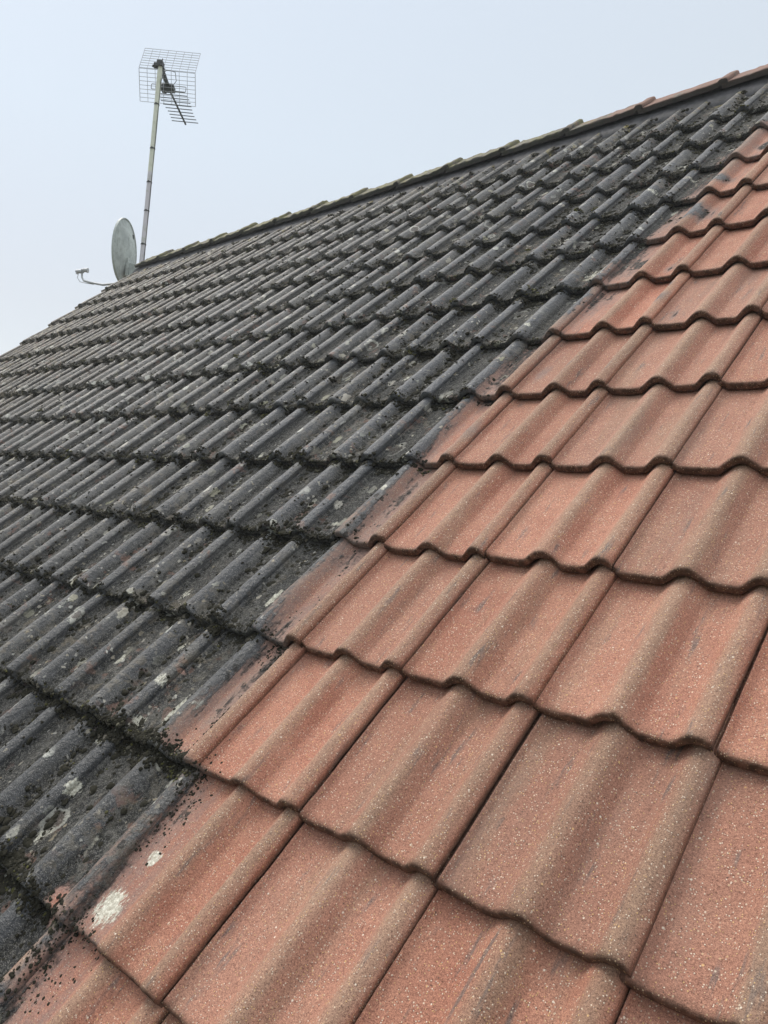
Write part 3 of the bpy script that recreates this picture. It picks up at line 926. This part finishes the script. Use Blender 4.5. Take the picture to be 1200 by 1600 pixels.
# ------------------------------------------------------------------ television aerial on its mast
M_POLE = NT('weathered_pole')
_t = M_POLE
_g = _t.t.nodes.new('ShaderNodeNewGeometry'); _s = _t.sep(_g.outputs['Position'])
_n = _t.noise(_g.outputs['Position'], 14, 4)
_c = _t.mix(_t.step(_s[2], 3.95, 3.99), (0.60, 0.58, 0.62), (0.66, 0.68, 0.57))
_c = _t.mix(_t.math('MULTIPLY', _t.step(_n, .5, .7), .45), _c, (0.34, 0.38, 0.26))
_t.set(_t.b.inputs['Base Color'], _c); _t.b.inputs['Roughness'].default_value = .45; _t.b.inputs['Metallic'].default_value = .15
M_POLE = _t.m
M_WIRE = simple('grey_wire', (0.36, 0.38, 0.42), .45, .4, var=.15, bump=0)
M_BLK = simple('black_fitting', (0.025, 0.03, 0.03), .5, var=.3, bump=0)
M_ALU = simple('dull_aluminium', (0.20, 0.22, 0.25), .4, .5, var=.15, bump=0)
BX, BY = -6.25, 3.16627
ZT = 5.150
aer = empty('tv_aerial', (BX, BY, 2.0))
tag(aer, 'television aerial with mesh reflector on a tall thin grey mast behind the ridge', 'aerial')
mast = MB().tube([(BX, BY, 1.9), (BX, BY, ZT - .10), (BX, BY, ZT - .098), (BX, BY, ZT)], [.0262, .0262, .022, .022], 20).build('mast', M_POLE, aer)
for z in (4.69, 4.22, 3.86, 3.555, 3.20):
    m_ = MB(); m_.tube([(BX, BY, z - .006), (BX, BY, z + .006)], .0285, 18)
    m_.box((BX + .02, BY - .022, z), (.018, .014, .016))
    m_.build('cable_tie', M_BLK, mast)
# coaxial cable taped down the mast
pts = [(BX + .028 + .004 * math.sin(z * 9), BY + .008, z) for z in np.linspace(1.95, ZT - .22, 40)]
pts += [(BX + .05, BY + .02, ZT - .12), (BX - .0, BY + .08, ZT - .05)]
MB().tube(pts, .0035, 8).build('cable', M_BLK, aer)
# wall bracket below the verge
m_ = MB(); m_.box((-6.14, BY, 2.2), (.20, .05, .05)); m_.box((-6.085, BY, 2.2), (.03, .16, .16)); m_.box((-6.2, BY, 2.2), (.075, .07, .09))
m_.build('bracket', M_ALU, aer, bevel=.003)
vdir = Vector((-.68898, .72480, 0)); vdir.normalize()
edir = Vector((-vdir.y, vdir.x, 0))
hub = Vector((BX, BY, ZT - .085))
Aa = lambda v, e, z: hub + vdir * v + edir * e + Vector((0, 0, z))
# clamp at the mast head
m_ = MB(); m_.box(Aa(0, 0, .055), (.085, .06, .055), Matrix.Rotation(math.atan2(vdir.y, vdir.x), 3, 'Z'))
m_.box(Aa(.0, .04, .045), (.05, .05, .035), Matrix.Rotation(math.atan2(vdir.y, vdir.x), 3, 'Z'))
m_.tube([Aa(.03, -.045, .03), Aa(.03, .075, .03)], .005, 8); m_.tube([Aa(-.01, -.02, .07), Aa(-.01, -.02, .115)], .005, 8)
m_.box(Aa(.0, .07, .03), (.02, .03, .02))
m_.build('clamp', M_BLK, aer, bevel=.004)
boom = MB().tube([Aa(.0, 0, .0), Aa(1.124, 0, .0)], .0105, 10)
boom.tube([Aa(.02, 0, .045), Aa(.30, 0, .004)], .024, 8)
boom.build('boom', M_BLK, aer)
m_ = MB(); Rz = Matrix.Rotation(math.atan2(vdir.y, vdir.x), 3, 'Z')
m_.box(Aa(.345, .0, -.005), (.10, .13, .055), Rz); m_.box(Aa(.345, .05, -.01), (.08, .05, .075), Rz)
m_.build('junction_box', M_BLK, aer, bevel=.008)
# folded dipole loop round the box
def loop(v, half, hz, rad):
    q = []
    for k in range(33):
        t = 2 * math.pi * k / 32
        ex = max(-1, min(1, 1.35 * math.cos(t))); zz = max(-1, min(1, 1.6 * math.sin(t)))
        q.append(Aa(v, half * ex, hz * zz))
    return q
MB().tube(loop(.345, .19, .028, .004), .0045, 8, False).build('dipole', M_WIRE, aer)
EV = np.linspace(.43, 1.09, 10)
for k, v in enumerate(EV):
    hl = .158 + .012 * math.sin(k * .7)
    MB().tube([Aa(v, -hl, .012), Aa(v, hl, .012)], .0056, 8).build('director', M_ALU, aer)
for sg in (1, -1):
    m_ = MB()
    q = lambda e, t: Aa(.035 + .13 * t, e, .02 + sg * (.004 + .285 * t))     # t along the panel
    e0, e1 = -.362, .235
    nb = 9
    for k in range(nb):
        t = k / (nb - 1)
        m_.tube([q(e0, t), q(e1, t)], .0024, 6)
    for k in range(8):
        e_ = e0 + (e1 - e0) * k / 7
        m_.tube([q(e_, 0), q(e_, 1)], .0023 if k not in (0, 7) else .003, 6)
    m_.build('reflector_panel', M_WIRE, aer)
# cable loop at the head
pts = [Aa(.345, -.03, .0), Aa(.30, -.09, .06), Aa(.20, -.10, .10), Aa(.10, -.05, .06), Aa(.03, .0, -.02)]
MB().tube(pts, .0035, 8).build('cable', M_BLK, aer)

# ------------------------------------------------------------------ satellite dish
M_DISH = NT('dirty_dish')
_t = M_DISH
_g = _t.t.nodes.new('ShaderNodeNewGeometry')
_n = _t.noise(_g.outputs['Position'], 7, 5, .6); _n2 = _t.noise(_g.outputs['Position'], 30, 6, .7)
_st = _t.noise(_t.coords((1, 1, .15), _g.outputs['Position']), 40, 4, .6)
_c = _t.mix(_t.step(_n, .35, .65), (0.36, 0.40, 0.39), (0.52, 0.57, 0.55))
_c = _t.mix(_t.math('MULTIPLY', _t.step(_n2, .52, .64), .65), _c, (0.26, 0.29, 0.26))
_c = _t.mix(_t.math('MULTIPLY', _t.step(_st, .57, .68), .5), _c, (0.14, 0.16, 0.14))
_t.set(_t.b.inputs['Base Color'], _c); _t.b.inputs['Roughness'].default_value = .6
M_DISH = _t.m
M_ARM = simple('pale_metal', (0.42, 0.44, 0.46), .45, .1, var=.12, bump=0)
DC = Vector((-6.60, 3.14025, 3.17038))
DR = (Vector((-6.60, 3.14025, 3.17038)) - CW).normalized()
DN = (Vector((-.93595, -.33331, .11355)) - DR * DR.dot(Vector((-.93595, -.33331, .11355)))).normalized() * .93 + DR * .36
DN.normalize()
U1 = (Vector((.09062, .06551, .99393)) - DN * DN.dot(Vector((.09062, .06551, .99393)))).normalized()
U2 = DN.cross(U1)
dish = empty('satellite_dish', (-6.15, 3.16, 2.35))
tag(dish, 'round weathered grey satellite dish seen from behind at the left end of the ridge', 'satellite dish')
R1, R2, DEP = .347, .325, .062
m_ = MB(); ns_, nr_ = 64, 12
def dp(r, a, off):
    return DC + U1 * (R1 * r * math.cos(a)) + U2 * (R2 * r * math.sin(a)) + DN * (DEP * (r * r - 1) * 1.0 + off)
rings = [(r, 0.0) for r in np.linspace(.04, 1, nr_)] + [(1.012, .006), (1.018, .0), (1.018, -.016), (1.004, -.018), (.985, -.010)] + [(r, -.004) for r in np.linspace(.97, .04, nr_)]
for r_, of in rings:
    for a in range(ns_): m_.v.append(dp(r_, 2 * math.pi * a / ns_, of))
for k in range(len(rings) - 1):
    for a in range(ns_):
        m_.f.append([k * ns_ + a, k * ns_ + (a + 1) % ns_, (k + 1) * ns_ + (a + 1) % ns_, (k + 1) * ns_ + a])
m_.f.append(list(range(ns_))[::-1]); m_.f.append([(len(rings) - 1) * ns_ + a for a in range(ns_)])
refl = m_.build('reflector', M_DISH, dish)
# back mount and elbow to the gable
back = DC - DN * (DEP + .004)
m_ = MB()
RB = Matrix((U2, U1, DN)).transposed()
m_.box(back - U1 * .17 - DN * .0 + U2 * .0, (.13, .20, .03), RB)
m_.box(back - U1 * .19 - DN * .05, (.06, .14, .08), RB)
m_.build('mounting_plate', M_DISH, refl, bevel=.006)
m_ = MB(); m_.box(DC + U1 * .21 + U2 * .12 - DN * (DEP * .5 + .006), (.03, .045, .012), RB); m_.build('badge', M_BLK, refl, bevel=.003)
mp = back - U1 * .22 - DN * .09
m_ = MB().tube([mp, mp - U1 * .2, Vector((-6.32, 3.18, 2.42)), Vector((-6.07, 3.18, 2.40))], .021, 12)
m_.box((-6.085, 3.18, 2.40), (.012, .16, .2))
m_.build('wall_bracket', M_ARM, dish)
# feed arm with two receiver heads
b0 = DC - U1 * (R1 - .01) - DN * .02
pts = [b0 - DN * .05, b0 + DN * .03, Vector((-6.80, 3.035, 2.812)), Vector((-6.935, 2.963, 2.835)), Vector((-7.04, 2.932, 2.862)), Vector((-7.085, 2.928, 2.905)), Vector((-7.09, 2.925, 2.955))]
MB().tube(pts, [.012] * 4 + [.011, .010, .010], 12).build('feed_arm', M_ARM, dish)
for c in (Vector((-7.12, 2.908, 2.970)), Vector((-7.062, 2.944, 2.986))):
    m_ = MB()
    ax = -DN
    m_.tube([c - ax * .040, c - ax * .016, c - ax * .014, c + ax * .020, c + ax * .022, c + ax * .034], [.014, .016, .021, .021, .027, .027], 16)
    m_.box(c - ax * .022 - Vector((0, 0, .016)), (.022, .022, .028))
    m_.build('receiver_head', M_ARM, dish)
m_ = MB().tube([Vector((-7.13, 2.905, 2.95)), Vector((-7.135, 2.90, 2.90)), Vector((-7.10, 2.918, 2.855)), Vector((-7.03, 2.935, 2.838)), Vector((-6.90, 2.98, 2.815))], .0035, 8)
m_.build('feed_cable', M_ARM, dish)
